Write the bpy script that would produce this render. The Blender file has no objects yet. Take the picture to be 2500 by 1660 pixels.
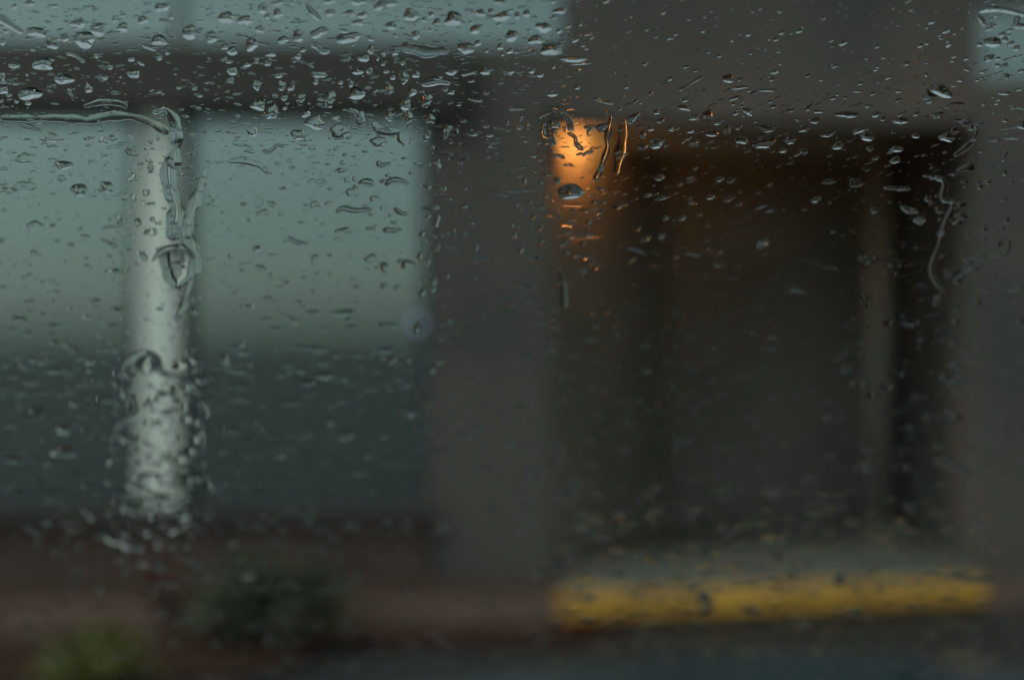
import bpy, bmesh, math, random
from mathutils import Vector, Matrix
import numpy as np
random.seed(7); rng = np.random.default_rng(11)
S = bpy.context.scene
COL = S.collection
R = math.radians

# ------------------------------------------------------------------ camera, sky, sun, exposure
CAM = Vector((0, 0, 1.25)); FPX = 2500 * 50 / 36.0
cam = bpy.data.cameras.new('camera'); cam.lens = 50; cam.sensor_width = 36
cam.clip_start = 0.02; cam.clip_end = 600
cam.dof.use_dof = True; cam.dof.focus_distance = 0.452; cam.dof.aperture_fstop = 4.4
cam.dof.aperture_blades = 0
camo = bpy.data.objects.new('camera', cam); COL.objects.link(camo)
camo.location = CAM; camo.rotation_euler = (R(90), 0, 0)
S.camera = camo

SUN_EL, SUN_AZ = R(52), R(235)       # high behind and to the left of the car, hidden by cloud
w = bpy.data.worlds.new('World'); S.world = w; w.use_nodes = True
nt = w.node_tree; nt.nodes.clear()
out = nt.nodes.new('ShaderNodeOutputWorld'); bg = nt.nodes.new('ShaderNodeBackground')
sky = nt.nodes.new('ShaderNodeTexSky'); sky.sky_type = 'NISHITA'; sky.sun_disc = False
sky.sun_elevation = SUN_EL; sky.sun_rotation = SUN_AZ
sky.air_density = 1.0; sky.dust_density = 2.0; sky.ozone_density = 1.0
hs = nt.nodes.new('ShaderNodeHueSaturation'); hs.inputs['Saturation'].default_value = 0.30
tint = nt.nodes.new('ShaderNodeMix'); tint.data_type = 'RGBA'; tint.blend_type = 'MULTIPLY'
tint.inputs[0].default_value = 1.0; tint.inputs[7].default_value = (0.87, 1.0, 0.96, 1)
nt.links.new(sky.outputs[0], hs.inputs['Color']); nt.links.new(hs.outputs[0], tint.inputs[6])
nt.links.new(tint.outputs[2], bg.inputs[0]); nt.links.new(bg.outputs[0], out.inputs[0])
bg.inputs[1].default_value = 0.055
sl = bpy.data.lights.new('sun', 'SUN'); sl.energy = 0.5; sl.angle = R(25); sl.color = (1.0, 0.97, 0.92)
so = bpy.data.objects.new('sun', sl); COL.objects.link(so)
d = Vector((math.sin(SUN_AZ) * math.cos(SUN_EL), math.cos(SUN_AZ) * math.cos(SUN_EL), math.sin(SUN_EL)))
so.rotation_euler = d.to_track_quat('Z', 'Y').to_euler()
so.location = (0, -10, 20)
vs = S.view_settings; vs.view_transform = 'Standard'; vs.look = 'None'; vs.gamma = 1; vs.exposure = 0.92
S.render.engine = 'CYCLES'
cy = S.cycles; cy.use_denoising = True; cy.max_bounces = 12; cy.transmission_bounces = 10
cy.glossy_bounces = 4; cy.diffuse_bounces = 3; cy.transparent_max_bounces = 12
cy.caustics_reflective = False; cy.caustics_refractive = True; cy.sample_clamp_indirect = 6

# ------------------------------------------------------------------ materials
def mat(name, color, rough=0.6, noise=0.0, scale=6.0, metallic=0.0, spec=0.5, bump=0.0, color2=None, coat=0.0):
    m = bpy.data.materials.new(name); m.use_nodes = True
    t = m.node_tree; b = t.nodes['Principled BSDF']
    b.inputs['Roughness'].default_value = rough; b.inputs['Metallic'].default_value = metallic
    b.inputs['Specular IOR Level'].default_value = spec; b.inputs['Coat Weight'].default_value = coat
    c1 = (*color, 1)
    if noise > 0 or color2:
        tc = t.nodes.new('ShaderNodeTexCoord'); n = t.nodes.new('ShaderNodeTexNoise')
        n.inputs['Scale'].default_value = scale; n.inputs['Detail'].default_value = 6
        t.links.new(tc.outputs['Object'], n.inputs['Vector'])
        r = t.nodes.new('ShaderNodeValToRGB')
        c2 = color2 or tuple(min(1, x * (1 + noise)) for x in color)
        c0 = color if color2 else tuple(x * (1 - noise) for x in color)
        r.color_ramp.elements[0].position = 0.32; r.color_ramp.elements[1].position = 0.68
        r.color_ramp.elements[0].color = (*c0, 1); r.color_ramp.elements[1].color = (*c2, 1)
        t.links.new(n.outputs['Fac'], r.inputs[0]); t.links.new(r.outputs[0], b.inputs['Base Color'])
        if bump:
            bp = t.nodes.new('ShaderNodeBump'); bp.inputs['Strength'].default_value = bump
            n2 = t.nodes.new('ShaderNodeTexNoise'); n2.inputs['Scale'].default_value = scale * 8
            t.links.new(tc.outputs['Object'], n2.inputs['Vector'])
            t.links.new(n2.outputs['Fac'], bp.inputs['Height']); t.links.new(bp.outputs[0], b.inputs['Normal'])
    else:
        b.inputs['Base Color'].default_value = c1
    return m

def mat_emit(name, color, strength):
    m = bpy.data.materials.new(name); m.use_nodes = True; t = m.node_tree
    b = t.nodes['Principled BSDF']; b.inputs['Base Color'].default_value = (*color, 1)
    b.inputs['Emission Color'].default_value = (*color, 1); b.inputs['Emission Strength'].default_value = strength
    return m

def mat_mirror_glass(name, refl, tintc):
    m = bpy.data.materials.new(name); m.use_nodes = True; t = m.node_tree; t.nodes.clear()
    o = t.nodes.new('ShaderNodeOutputMaterial'); mx = t.nodes.new('ShaderNodeMixShader'); mx.inputs[0].default_value = refl
    tr = t.nodes.new('ShaderNodeBsdfTransparent'); tr.inputs[0].default_value = (0.35, 0.4, 0.4, 1)
    g = t.nodes.new('ShaderNodeBsdfGlossy'); g.inputs['Roughness'].default_value = 0.03; g.inputs['Color'].default_value = (*tintc, 1)
    t.links.new(tr.outputs[0], mx.inputs[1]); t.links.new(g.outputs[0], mx.inputs[2]); t.links.new(mx.outputs[0], o.inputs[0])
    return m

def mat_water():
    m = bpy.data.materials.new('rain water'); m.use_nodes = True; t = m.node_tree; t.nodes.clear()
    o = t.nodes.new('ShaderNodeOutputMaterial'); g = t.nodes.new('ShaderNodeBsdfGlass')
    g.inputs['IOR'].default_value = 1.33; g.inputs['Roughness'].default_value = 0.0
    t.links.new(g.outputs[0], o.inputs[0]); return m

def mat_windscreen():
    m = bpy.data.materials.new('windscreen glass'); m.use_nodes = True; t = m.node_tree; t.nodes.clear()
    o = t.nodes.new('ShaderNodeOutputMaterial'); g = t.nodes.new('ShaderNodeBsdfTransparent')
    g.inputs[0].default_value = (0.93, 0.965, 0.95, 1)
    t.links.new(g.outputs[0], o.inputs[0]); return m

M = dict(
    wall=mat('grey brown render', (0.068, 0.070, 0.063), 0.8, color2=(0.138, 0.104, 0.088), scale=1.1, bump=0.2),
    fascia=mat('dark fascia paint', (0.052, 0.043, 0.036), 0.6, 0.12, 3.0),
    plinth=mat('brown plinth', (0.075, 0.046, 0.036), 0.8, 0.25, 5.0, bump=0.2),
    white=mat('white painted timber', (0.84, 0.88, 0.79), 0.5, 0.05, 5.0),
    frame=mat('slate blue window frame', (0.045, 0.06, 0.065), 0.5),
    sash=mat('dark sash paint', (0.05, 0.055, 0.055), 0.5),
    glass=mat_mirror_glass('coated shop glass', 0.32, (0.84, 0.98, 0.96)),
    interior=mat('dim interior', (0.12, 0.115, 0.10), 0.9, 0.15, 2.0),
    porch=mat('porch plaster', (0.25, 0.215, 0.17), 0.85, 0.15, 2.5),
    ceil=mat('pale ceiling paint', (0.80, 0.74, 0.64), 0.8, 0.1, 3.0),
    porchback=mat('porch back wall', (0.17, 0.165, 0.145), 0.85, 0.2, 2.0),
    shadedwall=mat('porch wall with shade in colour', (0.055, 0.052, 0.047), 0.7, 0.2, 4.0),  # right porch wall: the gloom of the recess is put into its colour
    pipe=mat('grey pipe paint', (0.33, 0.31, 0.26), 0.5, 0.1, 4.0),
    yellow=mat('worn yellow paint', (0.95, 0.50, 0.08), 0.6, color2=(0.50, 0.27, 0.05), scale=6.0),
    concrete=mat('wet concrete', (0.13, 0.14, 0.125), 0.45, 0.2, 6.0),
    paving=mat('brown paving', (0.062, 0.036, 0.028), 0.8, 0.25, 5.0, spec=0.15),
    kerb=mat('pinkish kerb stone', (0.17, 0.105, 0.085), 0.7, 0.2, 8.0, spec=0.3),
    gutter=mat('dark red brown setts', (0.042, 0.017, 0.012), 0.95, 0.3, 9.0, spec=0.0),
    asphalt=mat('wet asphalt', (0.022, 0.024, 0.024), 0.55, 0.25, 5.0, bump=0.15),
    soil=mat('wet soil', (0.05, 0.026, 0.018), 0.9, 0.3, 12.0, spec=0.1),
    leaf=mat('dark green leaves', (0.045, 0.058, 0.026), 0.5, 0.4, 30.0),
    leaf2=mat('yellow green leaves', (0.11, 0.115, 0.012), 0.45, 0.35, 30.0),
    leaf3=mat('russet leaves', (0.13, 0.045, 0.03), 0.5, 0.3, 30.0),
    leaf4=mat('tree leaves', (0.10, 0.13, 0.085), 0.5, 0.3, 20.0),
    bark=mat('bark', (0.07, 0.05, 0.035), 0.9, 0.3, 12.0),
    paint=mat('dark blue car paint', (0.025, 0.06, 0.08), 0.3, coat=0.6),
    black=mat('charcoal trim', (0.05, 0.05, 0.05), 0.7),
    dash=mat('grey dashboard', (0.16, 0.17, 0.17), 0.7, 0.1, 20.0),
    tyre=mat('tyre rubber', (0.02, 0.02, 0.02), 0.85),
    alloy=mat('grey alloy', (0.35, 0.35, 0.36), 0.35, metallic=1.0),
    tinted=mat('tinted side glass', (0.01, 0.013, 0.013), 0.08),
    lens=mat('lamp lens', (0.45, 0.47, 0.5), 0.15),
    warm=mat_emit('warm visor glow', (1.0, 0.45, 0.12), 0.35), bulb=mat_emit('bulb glow', (1.0, 0.44, 0.12), 60.0),
    cool=mat_emit('cool lamp glow', (0.50, 0.62, 1.0), 0.16),
    water=mat_water(), screen=mat_windscreen())

# ------------------------------------------------------------------ helpers
def link(name, me, m=None, parent=None):
    o = bpy.data.objects.new(name, me); COL.objects.link(o)
    if m is not None and me is not None: me.materials.append(m)
    if parent is not None: o.parent = parent
    return o
def tag(o, label=None, cat=None, group=None, kind=None):
    for k, v in (('label', label), ('category', cat), ('group', group), ('kind', kind)):
        if v: o[k] = v
    return o
def thing(name, label, cat, loc=(0, 0, 0), rz=0, group=None):
    o = link(name, None); o.location = loc; o.rotation_euler = (0, 0, rz)
    return tag(o, label, cat, group)
def pydata(name, V, F, smooth=False):
    me = bpy.data.meshes.new(name); me.from_pydata([tuple(map(float, v)) for v in V], [], F); me.update()
    if smooth: me.polygons.foreach_set('use_smooth', [True] * len(me.polygons))
    return me
def box(name, x0, x1, y0, y1, z0, z1, m, parent=None, bev=0.0):
    bm = bmesh.new(); bmesh.ops.create_cube(bm, size=1)
    for v in bm.verts:
        v.co = Vector((x0 + (v.co.x + .5) * (x1 - x0), y0 + (v.co.y + .5) * (y1 - y0), z0 + (v.co.z + .5) * (z1 - z0)))
    if bev: bmesh.ops.bevel(bm, geom=bm.edges[:], offset=bev, segments=2, affect='EDGES', profile=0.5)
    me = bpy.data.meshes.new(name); bm.to_mesh(me); bm.free()
    return link(name, me, m, parent)
def prism(name, pts, z0, z1, m, parent=None):
    n = len(pts); V = [(x, y, z0) for x, y in pts] + [(x, y, z1) for x, y in pts]
    F = [list(range(n))[::-1], list(range(n, 2 * n))] + [[i, (i + 1) % n, n + (i + 1) % n, n + i] for i in range(n)]
    me = pydata(name, V, F); bm = bmesh.new(); bm.from_mesh(me); bmesh.ops.recalc_face_normals(bm, faces=bm.faces); bm.to_mesh(me); bm.free()
    return link(name, me, m, parent)
def extrude_x(name, pts, x0, x1, m, parent=None, bev=0.0):
    n = len(pts); V = [(x0, y, z) for y, z in pts] + [(x1, y, z) for y, z in pts]
    F = [list(range(n)), list(range(n, 2 * n))[::-1]] + [[i, n + i, n + (i + 1) % n, (i + 1) % n] for i in range(n)]
    me = pydata(name, V, F); bm = bmesh.new(); bm.from_mesh(me); bmesh.ops.recalc_face_normals(bm, faces=bm.faces)
    if bev: bmesh.ops.bevel(bm, geom=bm.edges[:], offset=bev, segments=2, affect='EDGES', profile=0.5)
    bm.to_mesh(me); bm.free(); return link(name, me, m, parent)
def lathe(name, prof, m, parent=None, n=24, mtx=None):
    V, F = [], []
    for r, z in prof:
        for i in range(n):
            a = 2 * math.pi * i / n; V.append(Vector((r * math.cos(a), r * math.sin(a), z)))
    for j in range(len(prof) - 1):
        for i in range(n):
            F.append([j * n + i, j * n + (i + 1) % n, (j + 1) * n + (i + 1) % n, (j + 1) * n + i])
    F.append(list(range(n))[::-1]); F.append([(len(prof) - 1) * n + i for i in range(n)])
    if mtx: V = [mtx @ v for v in V]
    return link(name, pydata(name, V, F, True), m, parent)

# ------------------------------------------------------------------ ground
D0, T = 6.75, 0.022                        # the facade: Y = D0 + T*X
def fac(x_px):                            # where a column of the picture meets the facade
    u = (x_px - 1250) / FPX; Y = D0 / (1 - T * u); return u * Y, Y
def fu(x_px):                             # distance along the facade from its centre
    X, Y = fac(x_px); return X * math.hypot(1, T)
def fz(y_px, x_px=1250): return 1.25 - (y_px - 830) / FPX * fac(x_px)[1]

g = box('road', -120, 120, -160, 120, -0.3, 0.0, M['asphalt']); tag(g, kind='structure')
K = [(-4.5, 5.72), (-0.61, 6.08), (0.21, 6.16), (2.19, 6.58), (6.5, 7.0)]     # kerb line
gut = prism('gutter', [(-0.95, 5.72), (0.20, 5.80), (0.50, 6.02), (0.32, 6.19), (-0.70, 6.06)], 0.0, 0.012, M['gutter']); tag(gut, kind='structure')
pv = prism('pavement', [(-9, 5.45), (-4.5, 5.80), (-0.61, 6.16), (0.21, 6.24), (2.24, 6.68), (6.5, 7.08), (12, 7.6), (12, 9.2), (-9, 6.6)], 0.0, 0.11, M['paving']); tag(pv, kind='structure')
def kerb_block(name, a, b, wd, h, m, parent=None, dy=0.0):
    dx, dyv = b[0] - a[0], b[1] - a[1]; L = math.hypot(dx, dyv); nx, ny = -dyv / L * wd, dx / L * wd
    o = prism(name, [a, b, (b[0] + nx, b[1] + ny), (a[0] + nx, a[1] + ny)], 0.0, h, m, parent)
    return o
kroot = link('kerb', None); kroot['kind'] = 'structure'
def seg_pts(a, b, n): return [(a[0] + (b[0] - a[0]) * i / n, a[1] + (b[1] - a[1]) * i / n) for i in range(n + 1)]
for a, b, n in ((K[0], K[1], 5), (K[1], K[2], 1), (K[3], K[4], 5)):
    P = seg_pts(a, b, n)
    for i in range(n):
        p, q = Vector(P[i]), Vector(P[i + 1]); e = (q - p).normalized() * 0.004
        kerb_block('kerb_stone', tuple(p + e), tuple(q - e), 0.125, 0.118 + 0.004 * random.random(), M['kerb'], kroot)
# the step in front of the doorway with its yellow painted edge
st = thing('door_step', 'low concrete step with a bright yellow painted front edge before the doorway', 'step', (0.21, 6.16, 0))
stp = [(0.215, 6.165), (2.29, 6.80), (2.35, 7.25), (0.24, 6.83)]
def loc(p): return (p[0] - 0.21, p[1] - 6.16)
prism('slab', [loc((0.245, 6.242)), loc((2.17, 6.652)), loc((2.26, 6.775)), loc((0.24, 6.74))], 0.112, 0.150, M['concrete'], st)
nE = 6; P = seg_pts(K[2], K[3], nE)
for i in range(nE):
    p, q = Vector(P[i]), Vector(P[i + 1]); e = (q - p).normalized() * 0.002
    hgt = 0.134 + (0.010 if i in (0, 3) else 0.005 * random.random())
    kerb_block('riser', loc(tuple(p + e)), loc(tuple(q - e)), 0.06, 0.046, M['gutter'], st)
    es = kerb_block('edge_stone', loc(tuple(p + e)), loc(tuple(q - e)), 0.065, hgt, M['yellow'], st)
    for v in es.data.vertices:
        if v.co.z < 0.01: v.co.z = 0.048

# ------------------------------------------------------------------ the building (local x along the facade, local y into it)
psi = math.atan(T)
B = thing('shop_building', 'grey brown shop building with large front window and dark recessed doorway', 'building', (0, D0, 0), psi)
ROOF = 3.12
def wall(a, b, z0, z1, m=M['wall'], y0=0.0, y1=0.3, name='wall', bev=0): return box(name, a, b, y0, y1, z0, z1, m, B, bev)
xL, xWr = fu(-900), fu(1048)
xDl, xDr = fu(1338), fu(2385)
zFt, zFb, zSill, zDoor = fz(112, 700), fz(275, 700), fz(1238, 700), fz(300, 1700)
UPR = fu(1385); zUt = zFt + 0.36
wall(xWr, xDl, 0.11, zFb)                                   # pier between window and doorway
wall(xDr, 6.0, 0.11, zDoor)                                 # right of the doorway
wall(UPR, fu(2392), zDoor + 0.0, zUt)                       # above the doorway
wall(UPR + 0.0, 6.0, zUt, ROOF)                             # top band right
wall(xL - 3, UPR, zUt, ROOF, y0=0.0)                        # top band left
wall(fu(2392), 6.0, zDoor, fz(195, 2440))                   # under the small upper window
wall(fu(2700), 6.0, fz(195, 2440), zUt)
box('plinth', xL - 3, xWr, -0.03, 0.3, 0.11, zSill - 0.05, M['plinth'], B)
box('sill', xL - 3, xWr + 0.03, -0.08, 0.26, zSill - 0.048, zSill, M['fascia'], B)
box('fascia', xL - 3, fu(1130), -0.10, 0.3, zFb + 0.002, zFt - 0.002, M['fascia'], B, 0.006)
wall(fu(1130) + 0.002, UPR, zFb + 0.002, zFt)
wall(UPR + 0.002, xDl, zFb + 0.002, zDoor - 0.002) if zDoor > zFb + .01 else None
box('coping', xL - 3, 6.0, -0.06, 0.36, ROOF, ROOF + 0.09, M['fascia'], B)
box('roof', xL - 3, 6.0, 0.302, 6.0, ROOF - 0.15, ROOF - 0.004, M['fascia'], B)
box('wall', xL - 3, 6.0, 6.0, 6.2, 0.0, ROOF - 0.16, M['interior'], B)
box('wall', xL - 3.2, xL - 3.002, 0.0, 6.2, 0.0, ROOF - 0.16, M['wall'], B)
box('wall', 6.002, 6.2, 0.0, 6.2, 0.0, ROOF - 0.16, M['wall'], B)
box('shop_floor', xL - 3, 5.99, 0.31, 5.99, 0.0, 0.12, M['interior'], B)
box('shop_partition', xDl - 0.12, xDl - 0.002, 0.302, 3.0, 0.12, ROOF - 0.16, M['interior'], B)
box('shop_partition', xL - 3, xDl - 0.13, 2.0, 2.1, 0.12, ROOF - 0.16, M['interior'], B)
# large window: frame, two wide panes and the broad white post between them
W = link('window', None); W.parent = B; W['label'] = 'large shop window split by a broad white post'
mL, mR = fu(343), fu(434)
fr = 0.035
for nm, a, b, z0, z1 in (('frame', xL - 3, xWr, zFb - fr, zFb), ('frame', xL - 3, xWr, zSill, zSill + fr),
                         ('frame', mL - 0.06, mL - .001, zSill + fr, zFb - fr), ('frame', mR + .001, mR + 0.06, zSill + fr, zFb - fr),
                         ('frame', xWr - fr - .01, xWr, zSill + fr, zFb - fr)):
    box(nm, a, b, 0.06, 0.14, z0 + .001, z1 - .001, M['frame'], W)
for a, b in ((xL - 1.2, mL - 0.06), (mR + 0.06, xWr - fr - .01)):
    box('pane', a, b, 0.09, 0.102, zSill + fr, zFb - fr, M['glass'], W)
mu = box('mullion', mL, mR, -0.012, 0.16, zSill + 0.002, zFb - 0.002, M['white'], W, 0.012)
mu['label'] = 'broad white painted post of the window'
# upper window strip
U = link('upper_window', None); U.parent = B; U['label'] = 'pale strip window above the dark fascia'
box('pane', xL - 3, UPR - 0.03, 0.05, 0.062, zFt + 0.012, zUt - 0.03, M['glass'], U)
box('frame', xL - 3, UPR, 0.02, 0.09, zUt - 0.03, zUt - .001, M['sash'], U)
box('frame', UPR - 0.03, UPR - .001, 0.02, 0.09, zFt + .001, zUt - .03, M['sash'], U)
box('frame', xL - 3, UPR - 0.03, 0.02, 0.09, zFt, zFt + 0.012, M['sash'], U)
box('mullion', fu(425), fu(445), 0.03, 0.08, zFt + 0.012, zUt - 0.03, M['sash'], U)
U2 = link('upper_window', None); U2.parent = B; U2['label'] = 'small pale upper window beyond the doorway'
za = fz(195, 2440)
box('pane', fu(2392), fu(2700), 0.05, 0.062, za, fz(15, 2440), M['glass'], U2)
box('frame', fu(2392), fu(2700), 0.02, 0.09, fz(15, 2440), zUt - .002, M['wall'], U2)
# the recessed porch: ceiling a little higher than the lintel, left wall splayed inwards
PD = 1.75; zC = zDoor + 0.07
Pz = link('doorway', None); Pz.parent = B; Pz['label'] = 'deep dark doorway recess'
box('lintel', xDl, xDr, 0.302, 0.33, zDoor, zC, M['wall'], Pz)
box('ceiling', xDl - 0.1, xDr + 0.1, 0.332, PD + .15, zC + .002, zC + 0.1, M['ceil'], Pz)
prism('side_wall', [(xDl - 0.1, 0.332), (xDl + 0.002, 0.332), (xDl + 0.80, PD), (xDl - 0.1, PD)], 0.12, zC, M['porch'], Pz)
box('side_wall', xDr + 0.001, xDr + 0.1, 0.302, PD, 0.12, zC, M['shadedwall'], Pz)
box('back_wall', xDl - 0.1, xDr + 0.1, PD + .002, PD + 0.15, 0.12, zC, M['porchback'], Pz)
box('porch_floor', xDl, xDr, -0.0, PD, 0.121, 0.148, M['concrete'], Pz)
dl, dr = xDl + 0.90, xDl + 1.72
dd = box('door', dl, dr, PD - 0.014, PD - 0.002, 0.15, 2.08, M['porchback'], Pz)
box('door_frame', dl - 0.07, dl - .002, PD - 0.02, PD - .001, 0.15, 2.15, M['porchback'], Pz)
box('door_frame', dr + .002, dr + 0.07, PD - 0.02, PD - .001, 0.15, 2.15, M['porchback'], Pz)
box('door_frame', dl - .002, dr + .002, PD - 0.02, PD - .001, 2.082, 2.15, M['porchback'], Pz)
lathe('handle', [(0.012, 0), (0.012, 0.05), (0.028, 0.055), (0.028, 0.085), (0.01, 0.095)], M['alloy'], dd, 12,
      Matrix.Translation((dl + 0.08, PD - 0.014, 1.08)) @ Matrix.Rotation(R(90), 4, 'X'))

def bloc(x, y, z):                       # building local to world
    return B.matrix_basis @ Vector((x, y, z))
B.location = (0, D0, 0); B.rotation_euler = (0, 0, psi)
BM = Matrix.Translation((0, D0, 0)) @ Matrix.Rotation(psi, 4, 'Z')
# post inside the recess
p = BM @ Vector((fu(2168) * 1.16 + 0.02, 1.25, 0.148))
ps = thing('porch_post', 'slim grey post standing inside the dark doorway recess', 'post', p, psi)
hz = zC - 0.150
lathe('shaft', [(0.055, 0.03), (0.052, hz - 0.04)], M['pipe'], ps, 20)
box('base', -0.085, 0.085, -0.085, 0.085, 0.0, 0.032, M['pipe'], ps, 0.006)
box('cap', -0.08, 0.08, -0.08, 0.08, hz - 0.042, hz - 0.002, M['pipe'], ps, 0.006)
# the warm lamp in the corner of the recess
p = BM @ Vector((xDl + 0.23, 0.56, zC))
lp = thing('porch_lamp', 'amber hanging lamp glowing in the upper corner of the doorway recess', 'lamp', p, psi)
lathe('base_plate', [(0.05, -0.015), (0.05, 0.0)], M['sash'], lp, 24)
lathe('rod', [(0.006, -0.03), (0.006, -0.0155)], M['sash'], lp, 8)
lathe('bulb', [(0.004, -0.125), (0.022, -0.115), (0.030, -0.09), (0.024, -0.06), (0.010, -0.04), (0.010, -0.031)], M['bulb'], lp, 20)
VV, FF = [], []  # half visor added on the street side to screen the bulb, given its own glow
for j, (rr, zz) in enumerate(((0.050, -0.02), (0.056, -0.08), (0.058, -0.15), (0.054, -0.15), (0.052, -0.08), (0.046, -0.02))):
    for i in range(19):
        a_ = R(-172 + 164 * i / 18); VV.append((rr * math.cos(a_), rr * math.sin(a_), zz))
for j in range(6):
    for i in range(18): FF.append([j * 19 + i, j * 19 + i + 1, ((j + 1) % 6) * 19 + i + 1, ((j + 1) % 6) * 19 + i])
link('added_visor', pydata('added_visor', VV, FF, True), M['warm'], lp)
# small cool light at the window edge
p = BM @ Vector((fu(1020), -0.002, fz(792, 1020)))
bl = thing('window_light', 'small bluish white light on the right edge of the large window', 'lamp', p, psi)
box('housing', -0.03, 0.03, 0.0, 0.055, -0.04, 0.04, M['sash'], bl, 0.004)
lathe('lens', [(0.021, 0.0), (0.021, 0.006), (0.012, 0.014)], M['cool'], bl, 16, Matrix.Rotation(R(90), 4, 'X'))

# ------------------------------------------------------------------ plants
def foliage(name, cx, cy, cz, rx, ry, rz, n, size, m, parent, seed):
    r = np.random.default_rng(seed); V, F = [], []
    nc = 14; cl = r.normal(size=(nc, 3)); cl /= np.linalg.norm(cl, axis=1)[:, None]; cl *= r.uniform(0.35, 0.85, (nc, 1))
    for i in range(n):
        c = cl[r.integers(nc)] + r.normal(size=3) * 0.2
        c = np.array([cx + c[0] * rx, cy + c[1] * ry, max(0.02, cz + c[2] * rz)])
        a = r.normal(size=3); a /= np.linalg.norm(a); b = np.cross(a, r.normal(size=3)); b /= np.linalg.norm(b)
        s = size * r.uniform(0.6, 1.3); k = len(V)
        V += [c - a * s, c + b * s * .45, c + a * s, c - b * s * .45]; F.append([k, k + 1, k + 2, k + 3])
    o = link(name, pydata(name, V, F), m, parent); return o
def stems(name, n, h, spread, m, parent, seed, rad=0.008):
    r = random.Random(seed); V, F = [], []
    for i in range(n):
        a = r.uniform(0, 6.28); e = Vector((math.cos(a) * spread, math.sin(a) * spread, h * r.uniform(.7, 1))); k = len(V)
        b = Vector((math.cos(a) * .03, math.sin(a) * .03, 0))
        for c, rr in ((b, rad), (e, rad * .4)):
            for j in range(5):
                t = j * 2 * math.pi / 5; V.append(c + Vector((rr * math.cos(t), rr * math.sin(t), 0)))
        F += [[k + j, k + (j + 1) % 5, k + 5 + (j + 1) % 5, k + 5 + j] for j in range(5)]
    return link(name, pydata(name, V, F, True), m, parent)
def shrub(label, x, y, z, rx, rz, n, size, m, seed):
    t = thing('shrub', label, 'shrub', (x, y, z), 0, 'shrubs in the bed below the window')
    stems('stem', 7, rz * 1.3, rx * .6, M['bark'], t, seed)
    foliage('foliage', 0, 0, rz * 1.02, rx, rx * .8, rz, n, size, m, t, seed); return t
bed = prism('planting_bed', [(-2.6, 4.9), (-1.0, 5.2), (-0.72, 5.6), (-0.72, 6.02), (-2.9, 5.8)], 0.0, 0.03, M['soil']); tag(bed, kind='structure')
shrub('rounded dark green shrub below the large window', -0.98, 5.72, 0.02, 0.30, 0.165, 1500, 0.035, M['leaf'], 3)
shrub('low yellow green shrub at the front of the planting bed', -1.52, 5.12, 0.02, 0.24, 0.085, 1200, 0.03, M['leaf2'], 4)
shrub('small russet leaved shrub in front of the plinth', -1.46, 6.0, 0.11, 0.13, 0.12, 500, 0.025, M['leaf3'], 5)

# ------------------------------------------------------------------ the car whose windscreen one looks through
CX = 0.36                                    # car centre line
A, Z0 = 1.15, 0.536                          # windscreen plane: Y = Z0 - A*h (h above the eye)
car = thing('car', 'parked dark blue car with a rain covered sloping windscreen', 'car', (CX, 0, 0))
NRM = Vector((0, 1, A)).normalized()
def scr(h): return Z0 - A * h
hT, hB = 0.165, -0.30
V = []
for off in (-0.005, 0.0):
    for h, wd in ((hB, 0.74), (hT, 0.63)):
        for s in (-1, 1): V.append(Vector((s * wd, scr(h), 1.25 + h)) + NRM * off)
F = [[0, 1, 3, 2], [4, 6, 7, 5], [0, 4, 5, 1], [2, 3, 7, 6], [0, 2, 6, 4], [1, 5, 7, 3]]
ws = link('windscreen', pydata('windscreen', V, F), M['screen'], car); ws['label'] = 'sloping windscreen glass covered in rain'
yT, yB, zT, zB = scr(hT), scr(hB), 1.25 + hT, 1.25 + hB
# bonnet: crowned sheet
V, F = [], []; nx, ny = 17, 13
for j in range(ny):
    t = j / (ny - 1); yy = yB + 0.02 + t * 1.16
    for i in range(nx):
        s = -1 + 2 * i / (nx - 1)
        zz = 0.945 - 0.090 * t - 0.045 * t * t - 0.075 * abs(s) ** 2.2 - (0.10 * max(0, t - .86) / .14 if t > .86 else 0)
        V.append((s * (0.80 - 0.10 * t * t), yy - 0.10 * s * s * t, zz))
for j in range(ny - 1):
    for i in range(nx - 1):
        k = j * nx + i; F.append([k, k + 1, k + nx + 1, k + nx])
bo = link('bonnet', pydata('bonnet', V, F, True), M['paint'], car)
so_ = bo.modifiers.new('thick', 'SOLIDIFY'); so_.thickness = 0.015; so_.offset = -1
extrude_x('dashboard', [(0.42, 0.88), (0.50, 0.925), (yB - .03, 0.93), (yB + .01, 0.90), (yB + .01, 0.5), (0.5, 0.5)], -0.70, 0.70, M['dash'], car, 0.01)
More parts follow.
